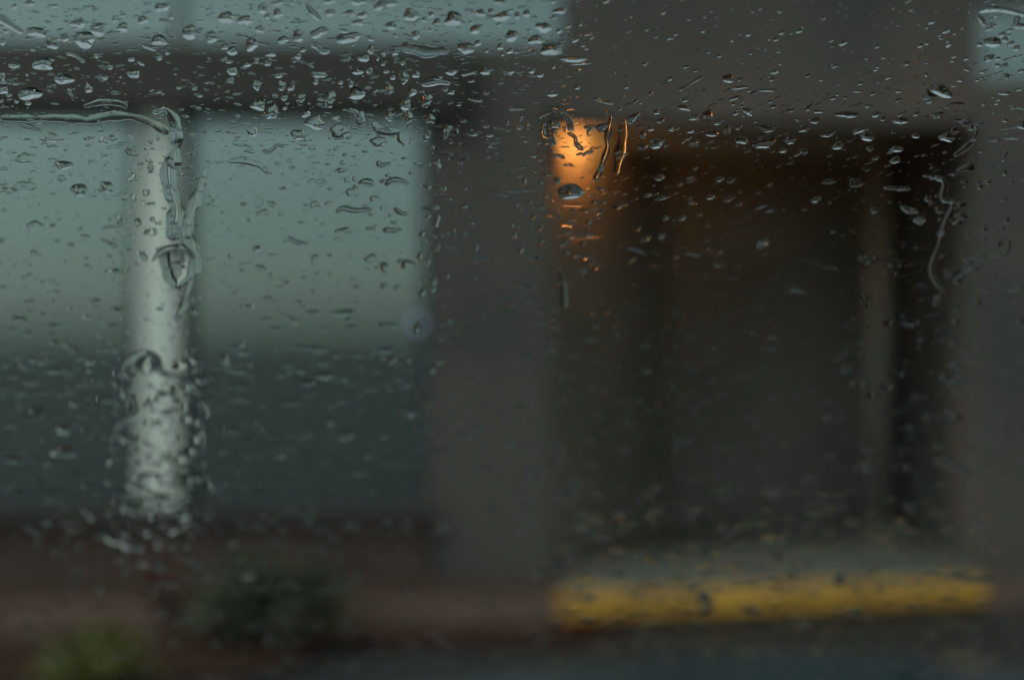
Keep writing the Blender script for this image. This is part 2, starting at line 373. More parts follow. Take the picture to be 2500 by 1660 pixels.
for s in (-1, 1):
    pts = [(s * 0.635, yT, zT), (s * 0.70, yT, zT), (s * 0.81, yB, zB), (s * 0.745, yB, zB)]
    V = [Vector(p_) + NRM * o_ for o_ in (-0.05, 0.004) for p_ in pts]
    F = [[0, 1, 2, 3], [7, 6, 5, 4], [0, 4, 5, 1], [1, 5, 6, 2], [2, 6, 7, 3], [3, 7, 4, 0]]
    link('windscreen_pillar', pydata('windscreen_pillar', V, F), M['paint'], car)
    box('door_panel', s * .80 - .05, s * .80 + .05, -1.0, 0.86, 0.32, 0.87, M['paint'], car, 0.03)
    box('front_wing', s * .76 - .05, s * .76 + .05, 0.864, 1.95, 0.55, 0.715, M['paint'], car, 0.03)
    box('rear_wing', s * .80 - .05, s * .80 + .05, -2.0, -1.004, 0.55, 0.86, M['paint'], car, 0.03)
    prism_pts = [(-1.5, 0.87), (yB - .05, 0.87), (yT + .0, zT), (-1.0, zT + .0)]
    extrude_x('side_window', prism_pts, s * 0.70 - .012, s * 0.70 + .012, M['tinted'], car)
    for yy in (-1.35, 1.38):
        mt = Matrix.Translation((s * 0.76, yy, 0.31)) @ Matrix.Rotation(R(90) * s, 4, 'Y')
        wh = lathe('wheel', [(0.20, -0.10), (0.29, -0.105), (0.31, -0.07), (0.31, 0.07), (0.29, 0.105), (0.20, 0.10)], M['tyre'], car, 28, mt)
        lathe('rim', [(0.198, 0.06), (0.19, 0.104), (0.05, 0.092), (0.02, 0.112)], M['alloy'], wh, 20, mt)
    lathe('headlight', [(0.11, 0), (0.10, 0.03), (0.05, 0.05)], M['lens'], car, 20,
          Matrix.Translation((s * 0.58, 2.045, 0.62)) @ Matrix.Rotation(R(-90), 4, 'X') @ Matrix.Scale(0.7, 4, (0, 1, 0)))
extrude_x('front_panel', [(1.95, 0.30), (2.06, 0.33), (2.09, 0.5), (2.05, 0.66), (1.95, 0.70)], -0.74, 0.74, M['paint'], car, 0.02)
extrude_x('grille', [(2.04, 0.40), (2.105, 0.41), (2.108, 0.52), (2.04, 0.54)], -0.42, 0.42, M['black'], car, 0.008)
extrude_x('roof', [(yT - .004, zT + .002), (0.0, zT + 0.045), (-0.6, zT + 0.055), (-1.0, zT + 0.02), (-1.0, zT - .03), (-0.6, zT), (0.0, zT - .004), (yT - .01, zT - .03)], -0.715, 0.715, M['paint'], car)
extrude_x('tailgate', [(-1.0, zT), (-1.05, zT), (-1.75, 0.88), (-2.0, 0.84), (-2.02, 0.35), (-1.95, 0.35), (-1.93, 0.80), (-1.70, 0.84)], -0.74, 0.74, M['paint'], car)
box('floor_pan', -0.75, 0.75, -1.95, 1.9, 0.22, 0.32, M['black'], car)
for s in (-1, 1):
    sx = s * .36
    if s > 0:
        extrude_x('seat', [(-0.1, 0.4), (0.35, 0.42), (0.35, 0.56), (-0.08, 0.52), (-0.28, 1.2), (-0.38, 1.2), (-0.22, 0.45)], sx - .24, sx + .24, M['black'], car, 0.02)

# ------------------------------------------------------------------ rain on the windscreen
def on_screen(x, y, lift=0.0):               # picture point -> point on the outer face of the windscreen
    u, v = (x - 1250) / FPX, (y - 830) / FPX
    z = Z0 / (1 - A * v)
    return Vector((u * z, z, 1.25 - v * z)) + NRM * (lift + 0.00005)
def zof(y): return Z0 / (1 - A * (y - 830) / FPX)
FORE = 0.66
def blob_mesh(x, y, w_, h_, rot, flat, skew, theta, seed, wob=0.12, N=26, rings=7):
    r = random.Random(seed); ph = [r.uniform(0, 6.28) for _ in range(4)]; am = [r.uniform(.3, 1) * wob for _ in range(4)]
    c, s = math.cos(R(-rot)), math.sin(R(-rot))
    ol = []
    for i in range(N):
        a = 2 * math.pi * i / N
        k = 1 + am[0] * math.cos(2 * a + ph[0]) * .7 + am[1] * math.cos(3 * a + ph[1]) + am[2] * .6 * math.cos(4 * a + ph[2]) + am[3] * .35 * math.cos(6 * a + ph[3])
        px, py = w_ / 2 * k * math.cos(a), h_ / 2 * k * math.sin(a)
        ol.append((x + px * c - py * s, y + px * s + py * c))
    z = zof(y); Rt = min(w_ / 2, h_ / 2 / FORE) * z / FPX
    H = Rt * math.tan(theta) / (4 if flat else 2)
    cxy = (x, y + h_ * 0.5 * skew)
    V, F = [], []
    for j in range(1, rings + 1):
        q = j / rings; q = math.sin(q * math.pi / 2) ** 0.9
        hh = H * (1 - q ** (4 if flat else 2))
        for (ox, oy) in ol:
            V.append(on_screen(cxy[0] + (ox - cxy[0]) * q, cxy[1] + (oy - cxy[1]) * q, hh))
    top = len(V); V.append(on_screen(cxy[0], cxy[1], H))
    for i in range(N): F.append([top, i, (i + 1) % N])
    for j in range(rings - 1):
        for i in range(N): F.append([j * N + i, (j + 1) * N + i, (j + 1) * N + (i + 1) % N, j * N + (i + 1) % N])
    nd = len(F); b0 = len(V)
    for (ox, oy) in ol: V.append(on_screen(ox, oy, 0))
    F.append([b0 + i for i in range(N)])
    return V, F, nd
def ribbon_mesh(pts, wd, theta, seed, flat=False, taper=True):
    r = random.Random(seed); P = [np.array(p_, float) for p_ in pts]
    P = [2 * P[0] - P[1]] + P + [2 * P[-1] - P[-2]]; C = []
    for i in range(1, len(P) - 2):
        n = max(3, int(np.linalg.norm(P[i + 1] - P[i]) / 5))
        for k in range(n):
            t = k / n; C.append(0.5 * ((2 * P[i]) + (-P[i - 1] + P[i + 1]) * t + (2 * P[i - 1] - 5 * P[i] + 4 * P[i + 1] - P[i + 2]) * t * t + (-P[i - 1] + 3 * P[i] - 3 * P[i + 1] + P[i + 2]) * t ** 3))
    C.append(P[-2]); L = len(C); ph = [r.uniform(0, 6.28) for _ in range(3)]
    Mx = 11; V, F = [], []; wl = wd if isinstance(wd, (list, tuple)) else [wd, wd]
    prof = []
    for i, c in enumerate(C):
        a = C[max(0, i - 1)]; b = C[min(L - 1, i + 1)]; t = (b - a) / (np.linalg.norm(b - a) + 1e-6); nrm = np.array([-t[1], t[0]])
        f = i / (L - 1); ww = np.interp(f, np.linspace(0, 1, len(wl)), wl)
        arc = i * 5.0
        ww *= 1 + .16 * math.sin(arc / 17 + ph[0]) + .13 * math.sin(arc / 8.3 + ph[1])
        e = min(f, 1 - f) * (L - 1) * 5.0 / (ww * .6 + 1e-6)
        if e < 1: ww *= math.sqrt(max(0.0004, 1 - (1 - e) ** 2))
        prof.append((c, nrm, ww))
    for c, nrm, ww in prof:
        fs = math.hypot(nrm[0], nrm[1] / FORE); Rt = ww / 2 * fs * zof(c[1]) / FPX; H = Rt * math.tan(theta) / (4 if flat else 2)
        for k in range(Mx):
            s = math.sin((-1 + 2 * k / (Mx - 1)) * math.pi / 2); q = c + nrm * s * ww / 2
            V.append(on_screen(q[0], q[1], H * (1 - abs(s) ** (4 if flat else 2))))
    for i in range(L - 1):
        for k in range(Mx - 1):
            F.append([i * Mx + k, i * Mx + k + 1, (i + 1) * Mx + k + 1, (i + 1) * Mx + k])
    nd = len(F); b0 = len(V)
    for c, nrm, ww in prof:
        for s in (-1, 1):
            q = c + nrm * s * ww / 2; V.append(on_screen(q[0], q[1], 0))
    for i in range(L - 1): F.append([b0 + 2 * i, b0 + 2 * i + 2, b0 + 2 * i + 3, b0 + 2 * i + 1])
    return V, F, nd
def orient(V, F, nd):                        # the dome faces out of the car, the flat side faces the glass
    out_ = []
    for i, f in enumerate(F):
        a = V[f[0]]; n_ = Vector()
        for q in range(1, len(f) - 1): n_ += (V[f[q]] - a).cross(V[f[q + 1]] - a) * 1e6
        up = n_.dot(NRM) > 0
        out_.append(f if up == (i < nd) else f[::-1])
    return out_
def water_obj(name, V, F, nd):
    cen = V[0].copy()
    cen = sum(V, Vector()) / len(V)
    me = pydata(name, [v - cen for v in V], orient(V, F, nd))
    me.polygons.foreach_set('use_smooth', [i < nd for i in range(len(F))])
    o = link(name, me, M['water']); o.location = cen; return o

ZS = 700 / 2360.0                            # the lists below are in enlarged views of the photograph: offset + ZS * value
BL = {
(0, 0): [(118,60,55,40),(243,32,80,50),(450,55,65,30),(1330,65,120,70),(1175,170,90,60,20),(1015,130,50,30),(940,165,40,40),(1410,140,35,45,30),(640,200,130,60),(800,250,120,90),(1010,230,90,70),(1860,150,130,90),(2015,170,125,70),(300,270,150,80,-15),(430,360,100,90,-30),(695,330,160,130,-20),(535,315,60,60),(910,275,40,40),(1310,335,130,80),(1225,395,110,30,-20),(350,530,160,100,-5),(115,545,90,40),(525,655,150,80),(728,725,65,80),(245,775,200,90),(135,838,40,30),(230,850,50,40),(570,755,40,50),(795,460,50,40),(905,555,50,40),(865,640,50,40),(1312,480,50,40),(1375,440,40,30),(1910,425,90,60),(1850,390,55,45),(2070,370,95,100),(1885,510,55,30),(1910,585,90,70),(1895,660,60,50),(2035,535,70,40),(2110,505,40,40),(2200,525,65,40),(2230,450,80,45),(1080,490,60,40),(1160,525,70,25,-30),(1100,610,100,70),(1560,270,120,110),(1740,310,110,80),(20,350,50,50),(20,630,50,60),(30,740,80,70,30),(240,1155,60,20),(425,1135,130,70),(430,1208,90,28),(730,1125,80,70),(850,1160,75,60),(925,1135,70,60),(830,1075,50,40,-40),(1068,1128,60,34),(95,1255,90,25),(190,1310,130,80),(520,1360,140,70),(1080,1260,130,50,-25),(435,1400,50,50),(505,1470,70,50),(580,1435,40,30),(415,1500,40,40),(1230,1230,100,20),(1240,1380,50,70),(1155,1355,50,30),(1100,1470,110,50,10),(935,1215,100,40,10),(30,1390,70,30,-10),(755,1322,60,20),(1240,1160,40,50),(1300,1135,30,50),(450,1310,80,20,-10),(265,1415,50,18,10),(1980,1195,100,25),(2050,1240,70,25,15)],
(600, 0): [(140,75,80,80),(180,135,45,60),(265,115,80,70,10),(45,75,25,40),(380,28,35,30),(265,25,110,45,10),(690,15,110,40,10),(930,20,130,50),(860,115,75,60,-15),(695,110,80,60),(960,130,80,55,20),(928,190,115,50),(1200,215,80,70),(1360,130,120,100,-15),(1470,165,45,45),(1530,125,60,45,20),(1575,190,70,60),(1710,160,140,110),(1890,245,95,65,25),(2110,140,140,75,10),(2235,130,50,55),(2310,115,55,60),(1935,110,80,60),(2020,100,55,50),(1865,110,30,30),(1850,190,35,25,20),(2085,205,40,30,30),(2190,300,100,90,30),(2100,20,110,60),(1400,12,60,30),(815,260,75,35,-10),(430,300,85,90),(305,335,85,60,15),(600,270,150,70,20),(340,240,35,30),(115,245,70,60),(840,315,200,80,8),(1030,320,50,50,40),(1235,295,40,30,-40),(1400,290,70,60),(1515,250,30,30),(1030,410,60,65,-20),(1230,420,70,80),(1135,440,40,30),(1815,400,130,90),(2095,390,55,45,20),(2175,425,60,40,20),(2115,445,30,40),(1910,360,60,40,30),(1985,420,35,30),(470,415,45,35),(430,465,60,50,20),(970,480,100,60),(850,470,30,60),(1085,485,30,35),(1130,530,40,30),(1290,520,40,40),(1230,505,25,40),(540,545,40,20,-25),(270,625,70,40),(600,615,140,50,-5),(575,675,45,50),(920,590,85,60),(1015,580,65,50),(1155,590,50,35),(1400,615,65,60),(1300,640,85,90),(1210,640,50,40),(1690,595,90,55),(1970,590,80,60),(2180,595,60,40,15),(90,705,60,80),(295,710,60,80),(370,725,60,50),(780,680,45,35),(865,690,45,60),(1185,745,60,80),(1370,755,70,70),(1070,750,50,20,30),(450,815,70,90),(690,815,100,120,-15),(915,775,120,100),(1310,860,100,90),(315,805,60,50),(320,890,40,35),(1690,762,60,40),(1485,830,90,110),(100,865,120,90),(210,920,110,120),(490,940,75,55,15),(570,1010,150,110),(770,1085,150,120),(945,985,80,110),(1180,960,65,70),(1345,970,60,90),(1520,985,70,90),(740,965,60,40),(60,1085,90,80),(430,1110,110,80),(515,1140,60,60),(690,1135,30,30),(845,1145,40,25),(700,1270,60,40),(1090,1170,130,80),(540,1295,45,25),(355,1330,50,30),(545,1220,60,40),(745,1230,50,30,25),(1660,1055,90,50,20),(1870,1110,80,30),(2005,1115,70,30),(1650,1110,40,80,-20),(1580,1360,50,90,20),(1540,1220,25,40),(1480,1140,60,50),(795,1345,40,40),(785,1405,80,40)],
(1200, 0): [(510,15,35,40),(560,95,120,45,10),(515,140,30,40),(430,230,120,80,-10),(360,330,120,70,15),(555,260,45,35,30),(345,430,30,60),(495,405,190,100),(675,490,210,50),(740,527,170,20,4),(690,335,60,30,25),(825,310,45,25,30),(735,200,25,40),(855,165,20,50),(330,590,50,35),(400,620,60,40),(510,555,35,25,30),(500,780,80,40),(755,380,40,20),(780,405,40,20),(780,290,45,20),(705,720,40,40,40),(1010,580,30,70),(910,1050,110,60,20),(515,1020,90,60),(550,1040,40,25),(525,1075,40,30),(600,1065,30,50),(1360,925,55,40),(1590,890,120,40,-15),(1670,970,80,50,10),(1785,950,90,80,30),(1390,995,80,35,15),(1310,1060,55,45),(1245,1110,60,60),(1480,1060,60,45),(1635,1080,70,35),(1860,1010,70,40,20),(1815,1100,110,50,10),(1360,1180,120,80,25),(1245,1210,90,50,10),(1670,1180,80,80,20),(1825,1210,60,40),(2060,1155,110,60),(2250,1170,200,90,15),(1950,650,90,70),(2040,725,140,25,8),(2270,745,170,25),(2000,810,100,30,20),(2330,595,80,30,20),(2110,920,90,50,-30),(2010,935,60,30,15),(1940,1070,60,80),(2030,1050,70,35,10),(2270,1060,120,60),(1470,650,50,30,30),(1680,585,50,18,15),(1470,320,60,18,15),(1600,555,60,20,15),(1310,770,50,30,25),(945,930,35,45),(240,975,35,45),(300,1040,25,60),(130,1015,30,40),(430,1040,40,60)],
(1800, 0): [(870,360,80,30,25),(775,340,45,15,15),(340,432,35,12),(805,550,60,18,25),(1205,480,40,18,20),(1155,555,40,18,15),(1240,645,50,20,20),(1015,690,50,25,25),(310,595,110,25,10),(1115,775,55,22,20),(790,810,60,25,15),(885,805,45,22,25),(1325,755,55,22,10),(1315,830,65,25,20),(1075,875,50,25,25),(905,945,180,50),(1140,945,75,40,20),(1345,995,130,50),(1645,950,110,45,10),(665,920,90,28),(440,910,80,28,8),(590,890,80,40,35),(640,995,80,45,15),(500,990,50,22),(1200,980,60,30,25),(1470,940,60,30,25),(270,840,50,22,15),(295,880,60,25,15),(985,755,80,18),(1675,750,190,90,-20),(1580,800,110,100,-30),(550,1065,100,40,15),(750,1100,130,50,20),(1010,1075,130,40,15),(1070,1120,120,80,-10),(830,1200,90,60,15),(440,1150,90,70,15),(550,1250,70,45),(375,1240,70,40),(1470,1120,70,40),(1310,1230,100,50),(1095,1225,60,40),(1300,1320,90,50,15),(1730,1130,140,70),(2100,350,150,75),(1995,370,50,35),(2070,480,90,50,20),(2180,285,70,35,30),(2205,325,45,50,30),(2145,485,50,25,20),(2140,540,40,30,30),(2250,360,70,30,30),(2300,400,60,40,30),(2330,220,100,40),(1735,250,60,20,40),(1675,320,50,15),(1740,370,60,30,40),(1555,620,40,20,-45),(1890,575,60,25,-20),(1780,710,40,18),(1770,507,30,18),(1975,662,35,20),(2220,630,50,40),(2195,770,110,30,-5),(2320,740,50,20,15),(1830,665,50,25),(2030,200,40,30),(2200,995,50,25),(2340,1030,70,70,30),(2200,1290,40,90,-20)],
(0, 400): [(650,215,140,90),(880,190,110,80,-30),(820,250,100,60),(285,505,140,60),(200,190,200,80),(20,200,90,70),(105,225,70,50),(1205,240,70,50),(1255,460,50,40),(1245,565,100,60),(1210,560,40,40),(690,605,110,40),(280,730,80,22),(935,885,140,35),(780,1140,110,45),(250,1133,100,25),(350,1245,80,35),(160,1275,120,40),(445,1330,110,35),(720,1262,70,30,10),(240,1215,90,22,8),(430,970,70,25),(470,1057,70,25,-10),(25,1015,70,25),(940,640,80,45,-35),(1020,270,60,70),(1110,280,60,60),(1090,610,40,70,-15),(1140,490,60,60),(980,460,60,70),(900,770,50,40),(1600,1220,70,60),(950,1210,90,40),(1390,190,60,50),(1060,720,80,40,-15),(930,1330,120,30,-5),(230,1395,70,40),(420,1410,60,40)],
(600, 400): [(880,235,110,70),(1060,290,80,50),(570,340,80,60),(680,330,60,35),(620,145,80,40,15),(835,135,50,50),(895,125,40,40),(545,145,70,40),(140,405,100,50,10),(215,335,60,50),(105,310,80,100),(1130,365,50,40),(1500,195,70,40,25),(1635,215,30,50,-20),(1495,440,60,35,35),(1570,480,45,110,-20),(1450,580,70,45,30),(1575,690,50,80,-25),(1430,760,50,70,-25),(1500,810,40,70,-20),(1330,830,120,70),(1545,960,50,80),(1540,1030,45,60),(1450,1060,60,90,-30),(1895,690,35,65,-10),(1800,355,45,35),(1665,1295,60,40,20),(800,550,120,45,10),(760,625,90,30),(570,790,70,80),(1030,780,110,60,15),(1140,850,70,80),(800,1230,200,60),(160,1285,100,38),(240,1360,100,38,10),(660,1360,80,34),(880,1345,90,38),(550,1220,110,34),(1140,1010,50,60),(1250,1020,60,40,20),(1180,1330,170,44,-8),(180,1115,100,32),(30,1175,80,35),(440,1140,70,30),(550,1055,50,28),(340,990,60,50),(100,700,80,50,15),(210,760,80,40),(120,855,100,35,-10),(1410,1350,60,90)],
(1200, 400): [(1385,115,90,40,15),(1640,135,100,34,20),(1550,170,60,35,15),(1875,130,80,34,15),(1970,140,80,38,20),(1290,260,70,28,10),(1400,285,120,28,12),(850,315,70,34,5),(775,390,120,34,3),(665,390,40,34),(1800,275,80,38,10),(1955,290,100,34,25),(2035,335,60,34,20),(1650,325,80,28,-10),(1570,445,70,40,20),(1430,450,60,38,25),(1205,535,60,42,20),(1270,620,100,42,20),(1400,595,70,38,25),(760,655,60,44,10),(795,485,40,60,-40),(905,390,40,60,-30),(660,485,30,60,-20),(600,650,40,90,-35),(2240,640,90,50,25),(650,230,200,120,5),(900,210,100,28,-20),(345,435,40,55),(405,525,35,55),(405,640,35,45),(385,785,40,55),(185,595,45,55),(240,715,45,55),(165,510,35,55),(270,145,35,55),(405,160,34,34),(540,140,60,50,30),(445,275,32,48),(750,885,50,60),(615,735,40,50)],
(1800, 400): [(2200,75,50,50),(1990,180,60,60,30),(2060,155,60,50),(2215,470,60,60),(2150,655,60,60),(2230,655,50,60),(2220,720,50,80,-30),(1800,1300,70,80),(1570,290,60,50),(1500,470,90,70),(1125,385,50,50),(650,295,90,40,25),(980,170,120,50),(750,150,110,45),(2030,545,60,50),(2120,940,60,60),(2300,1025,60,60),(2330,1290,60,80),(1640,1130,60,90),(210,660,110,70,25)],
(0, 800): [(310,690,150,85),(520,830,150,85),(530,1015,210,90),(110,1085,150,60),(1240,1225,180,65),(910,1260,100,60),(960,470,110,45,-25),(1220,300,170,180),(740,285,90,50,15),(620,195,70,40),(90,20,110,30),(440,120,80,40),(1590,335,60,80,-25),(1680,430,50,50),(1850,250,90,90),(1990,130,50,50),(1940,155,90,40),(1650,835,55,60),(1650,985,60,130,-12),(1720,1030,60,60),(1830,1010,60,60),(1590,1070,70,70),(1660,1130,60,70),(1680,1220,60,60),(990,1085,60,50),(930,990,50,70),(970,625,45,50),(710,450,45,60),(1330,540,80,60),(1410,545,60,60),(1220,640,70,60),(1370,700,70,60),(1290,790,80,50),(1430,1150,60,80),(1340,1390,90,60),(1720,1480,60,110,-20),(1020,1370,80,60),(350,285,60,45),(185,310,60,40),(270,265,80,50,-30),(410,255,70,45),(560,360,80,40)],
(600, 800): [(1330,695,130,85),(820,875,150,85),(500,455,100,55),(660,395,160,55,8),(270,1045,100,70),(930,1190,140,55),(1190,270,100,60,30),(730,230,90,45),(880,215,150,45,-15),(1525,345,60,60),(1610,80,60,50),(520,165,330,45,-5)],
(0, 1195): [(905,160,60,60),(1020,30,60,60),(940,295,60,60),(555,545,70,70),(990,565,100,60),(1050,655,70,70),(1330,400,90,70),(1460,525,90,70),(1540,545,70,70),(1320,630,120,60),(1915,425,90,80),(600,330,100,40),(1700,190,60,150,-15),(230,1130,80,80),(1800,1045,80,80),(2040,690,110,80,25),(820,810,80,70),(650,445,60,60)],
(600, 1195): [(1610,295,100,80),(150,570,70,60)],
(1200, 1195): [(385,715,90,90),(470,590,90,100),(760,205,90,80),(1050,205,110,80),(1940,345,100,90),(1760,930,120,160),(630,540,120,110),(1770,540,90,70)],
(1800, 1195): [(840,1150-1195+800,90,80),(330,560,90,70),(240,180,80,70)],
}
RB = [  # offset, points, width(s), flat, words
((0,0),[(0,975),(200,978),(420,975),(620,985),(740,995),(900,965),(1080,965),(1230,1010),(1330,1060),(1385,1110)],[60,70,75,85,75,75],1,'long water rivulet lying across the top of the large window'),
((0,0),[(680,880),(850,845),(1000,860),(1050,900)],[40,60,40],1,'arched rim of water just above the long rivulet'),
((0,0),[(1250,930),(1350,900),(1420,960),(1450,1080),(1440,1250),(1420,1400)],[50,80,110,120],0,'hooked water trail bending down beside the white post'),
((0,0),[(540,440),(620,460),(700,520)],30,0,'slanting wavy water streak on the dark fascia'),
((0,0),[(-60,110),(60,190),(190,275)],[80,70,30],0,'thick slanting water streak crossing the end of the pale strip window'),
((0,0),[(140,1020),(250,1050),(350,1085)],[30,40,20],0,'thin slanting water thread under the long rivulet'),
((0,400),[(1390,-60),(1385,60),(1400,200),(1450,380),(1430,520),(1420,640)],[110,130,140,120],0,'wide water run sliding down the right side of the white post'),
((0,400),[(1690,20),(1655,170),(1605,310),(1550,450),(1545,560),(1585,680),(1620,800),(1620,910)],[30,60,90,100,80,60],0,'forked water run joining the wide run beside the white post'),
((0,400),[(1250,810),(1310,735),(1400,695),(1500,700),(1580,760)],[30,60,60,50],0,'curved water rim capping the big hanging drop'),
((0,400),[(1580,930),(1530,1060),(1505,1170),(1450,1260),(1430,1310)],[40,60,70,40],0,'bright water tail below the big hanging drop'),
((0,400),[(820,620),(900,650),(970,690)],30,0,'short curved streak left of the white post'),
((0,400),[(840,520),(850,590),(840,620)],25,0,'thin upright water thread left of the white post'),
((0,400),[(860,520),(960,515),(1010,480),(980,450)],25,0,'hooked thin water thread on the left pane'),
((0,400),[(1160,720),(1190,770),(1220,800)],40,0,'small bright streak crossing the white post'),
((0,800),[(1000,330),(1080,245),(1190,205),(1290,265),(1320,360),(1400,405),(1530,435),(1600,500),(1650,580)],[30,60,60,70,40],0,'arched water run over the lower white post'),
((0,800),[(970,368),(1075,395),(1085,480),(1045,540),(1110,610),(1105,715),(985,790),(945,865),(1000,905),(1170,912)],[40,60,60,60,50],0,'zigzag water trail beside the lower white post'),
((0,800),[(500,130),(600,170),(670,215)],[25,45],0,'slanting water streak on the dark lower pane'),
((0,1195),[(640,110),(720,200),(790,260)],[30,70,40],0,'blurred slanting streak below the window sill'),
((0,1195),[(800,360),(960,430),(1190,490)],[60,75,60],0,'broad blurred slanting streak on the brown plinth'),
((0,1195),[(960,350),(1080,390)],[40,50],0,'short blurred streak above the broad one on the plinth'),
((600,0),[(1270,390),(1380,400),(1500,425),(1600,420),(1680,420)],[60,90,110,110,50],1,'large flat water patch under the pale strip window'),
((600,0),[(1440,700),(1560,672),(1690,690)],[40,70,40],0,'flat wavy water dash on the fascia'),
((600,0),[(1770,622),(1840,605),(1905,588)],30,0,'thin bright water dash near the fascia end'),
((600,0),[(1820,812),(1880,826),(1955,834)],22,0,'thin pale water dash on the pier'),
((600,0),[(2160,900),(2230,897),(2300,900)],24,0,'straight thin water dash on the pier'),
((600,0),[(1040,1000),(1100,1070),(1180,1090),(1270,1080)],[40,80,80,50],1,'bent water patch in the upper corner of the large window'),
((600,0),[(1270,1085),(1270,1150),(1310,1205)],[50,50,30],0,'small hanging tail of the bent water patch'),
((600,0),[(1050,85),(1120,45),(1200,28),(1250,40)],[40,60,60,40],0,'curling thick water streak on the pale strip window'),
((600,0),[(490,20),(560,110),(620,175)],[30,60,30],0,'slanting water streak on the pale strip window'),
((600,0),[(530,360),(600,395),(640,430),(700,412)],[40,60,40],0,'forked water patch at the lower edge of the strip window'),
((600,0),[(1090,1320),(1105,1365),(1200,1345)],[50,40,25],0,'hooked water streak on the right pane'),
((600,0),[(920,1510),(1000,1500),(1060,1525)],[50,60,40],0,'flat wavy drop on the right pane'),
((600,0),[(1145,1530),(1200,1490),(1270,1490),(1345,1515)],[50,50,40],0,'long wavy drop near the right edge of the window'),
((600,0),[(130,1245),(200,1250),(260,1200),(320,1215)],35,0,'thin wavy water thread on the right pane'),
((600,0),[(-150,1330),(-20,1325),(60,1345),(130,1370),(180,1430)],[40,70,60,20],1,'drooping water patch near the forked run'),
((600,0),[(830,900),(900,925),(940,980)],50,0,'bent streak hanging from the fascia'),
((600,400),[(740,410),(790,370),(900,390),(1050,378)],[60,45,45,20],0,'long wavy streak in the middle of the right pane'),
((600,400),[(1210,365),(1280,410),(1340,420)],40,0,'slanting streak toward the edge of the right pane'),
((600,400),[(1120,545),(1200,550),(1290,540)],38,0,'flat streak near the edge of the right pane'),
((600,400),[(340,605),(430,650),(520,660)],34,0,'curved streak over the green reflection'),
((600,400),[(260,1220),(350,1270),(440,1320)],34,0,'dark slanting streak at the lower right pane'),
((600,400),[(980,540),(1070,530)],30,0,'short flat streak over the green reflection'),
((600,800),[(1320,290),(1390,480),(1480,680),(1480,850)],[40,60,70,40],0,'long blurred trail down the right edge of the window'),
((1200,0),[(480,888),(570,920),(615,970),(650,1020),(635,1085)],[30,45,50,50],0,'winding water trail over the amber lamp'),
((1200,0),[(620,1095),(685,1130),(700,1190),(760,1240)],[30,45,45,30],0,'second bend of water below the amber lamp'),
((1200,0),[(750,1055),(850,1045),(795,1080),(790,1120)],25,0,'small hooked thread of water on the lamp glow'),
((1200,0),[(420,1050),(430,1130),(490,1155),(525,1200)],[45,50,60],0,'curved water patch left of the amber lamp'),
((1200,0),[(740,1290),(790,1255),(840,1245)],26,0,'bright curved water dash under the lamp'),
((1200,0),[(490,1285),(560,1285),(610,1305)],26,0,'bright wavy dash on the left of the lamp glow'),
((1200,0),[(590,1362),(640,1355),(675,1370)],24,0,'small arched dash under the lamp glow'),
((1200,0),[(990,950),(970,1050),(950,1140),(955,1220),(920,1320),(890,1420)],[30,50,45,60,40],0,'upright beaded water trail right of the amber lamp'),
((1200,0),[(1090,980),(1080,1150),(1050,1300),(1020,1450)],[70,90,90,60],1,'smooth upright water sheet through the amber glow'),
((1200,0),[(1120,1020),(1180,960),(1235,940)],[50,45,25],0,'hooked streak right of the amber glow'),
((1200,0),[(840,810),(930,840),(1010,850)],34,0,'flat orange tinted streak above the lamp'),
((1200,0),[(1540,750),(1620,700),(1740,630)],24,0,'long dark slanting thread on the wall above the doorway'),
((1200,0),[(385,970),(430,950),(495,928)],26,0,'pale wavy dash beside the amber lamp'),
((1200,400),[(560,880),(590,980),(590,1080),(600,1190)],[40,60,50,60],0,'upright water trail down the left edge of the doorway'),
((1200,400),[(850,150),(880,80),(920,20)],[50,40],0,'slanting trail through the lower amber glow'),
((1800,0),[(1990,105),(2060,78),(2180,82),(2290,105),(2380,130)],[40,50,50,50],0,'looped water rim above the small upper window'),
((1800,0),[(1980,130),(2010,165),(2035,200)],[25,40],0,'short bright streak hanging from the looped rim'),
((1800,0),[(2320,120),(2300,200),(2400,230)],50,0,'water edge on the small upper window'),
((1800,0),[(1960,1010),(1960,1120),(1900,1200),(1780,1290)],[40,40,50,40],1,'curved trail at the upper corner of the doorway'),
((1800,400),[(1520,100),(1620,112),(1705,150),(1695,250),(1700,295),(1770,320),(1760,400),(1720,480),(1690,590),(1650,710),(1600,870),(1640,980),(1700,1050),(1640,1120)],[30,50,60,60,60,55,50,60],0,'long zigzag water trail down the right side of the doorway'),
((1800,400),[(1830,755),(1920,830),(1850,920),(1780,985)],50,0,'angled water trail beside the long zigzag'),
((1800,400),[(1200,195),(1320,205),(1430,205)],38,0,'flat streak near the doorway post'),
((1800,400),[(1340,350),(1410,385),(1490,385)],[40,50,40],0,'small wavy streak right of the doorway post'),
]
def zone(x, y):
    if x > 2380 and y < 200: return 'upper right', 'the small upper window'
    if y < 118 and x < 1390: return 'strip', 'the pale strip window'
    if y < 278 and x < 1130: return 'fascia', 'the dark fascia'
    if x < 1050 and y < 1240:
        if 300 < x < 470: return 'post', 'the broad white window post'
        return ('pane up', 'the bright upper part of the large window') if y < 830 else ('pane low', 'the dark lower part of the large window')
    if y < 300 and x >= 1130: return 'above', 'the wall above the doorway'
    if x < 1338 and y < 1380: return 'pier', 'the pier beside the doorway'
    if x < 1620 and y < 520: return 'glow', 'the amber lamp glow'
    if x < 2345 and y < 1380: return 'door', 'the dark doorway'
    if x >= 2345 and y < 1400: return 'right', 'the wall right of the doorway'
    return 'low', 'the step and planting at ground level'
drops = []; k = 0
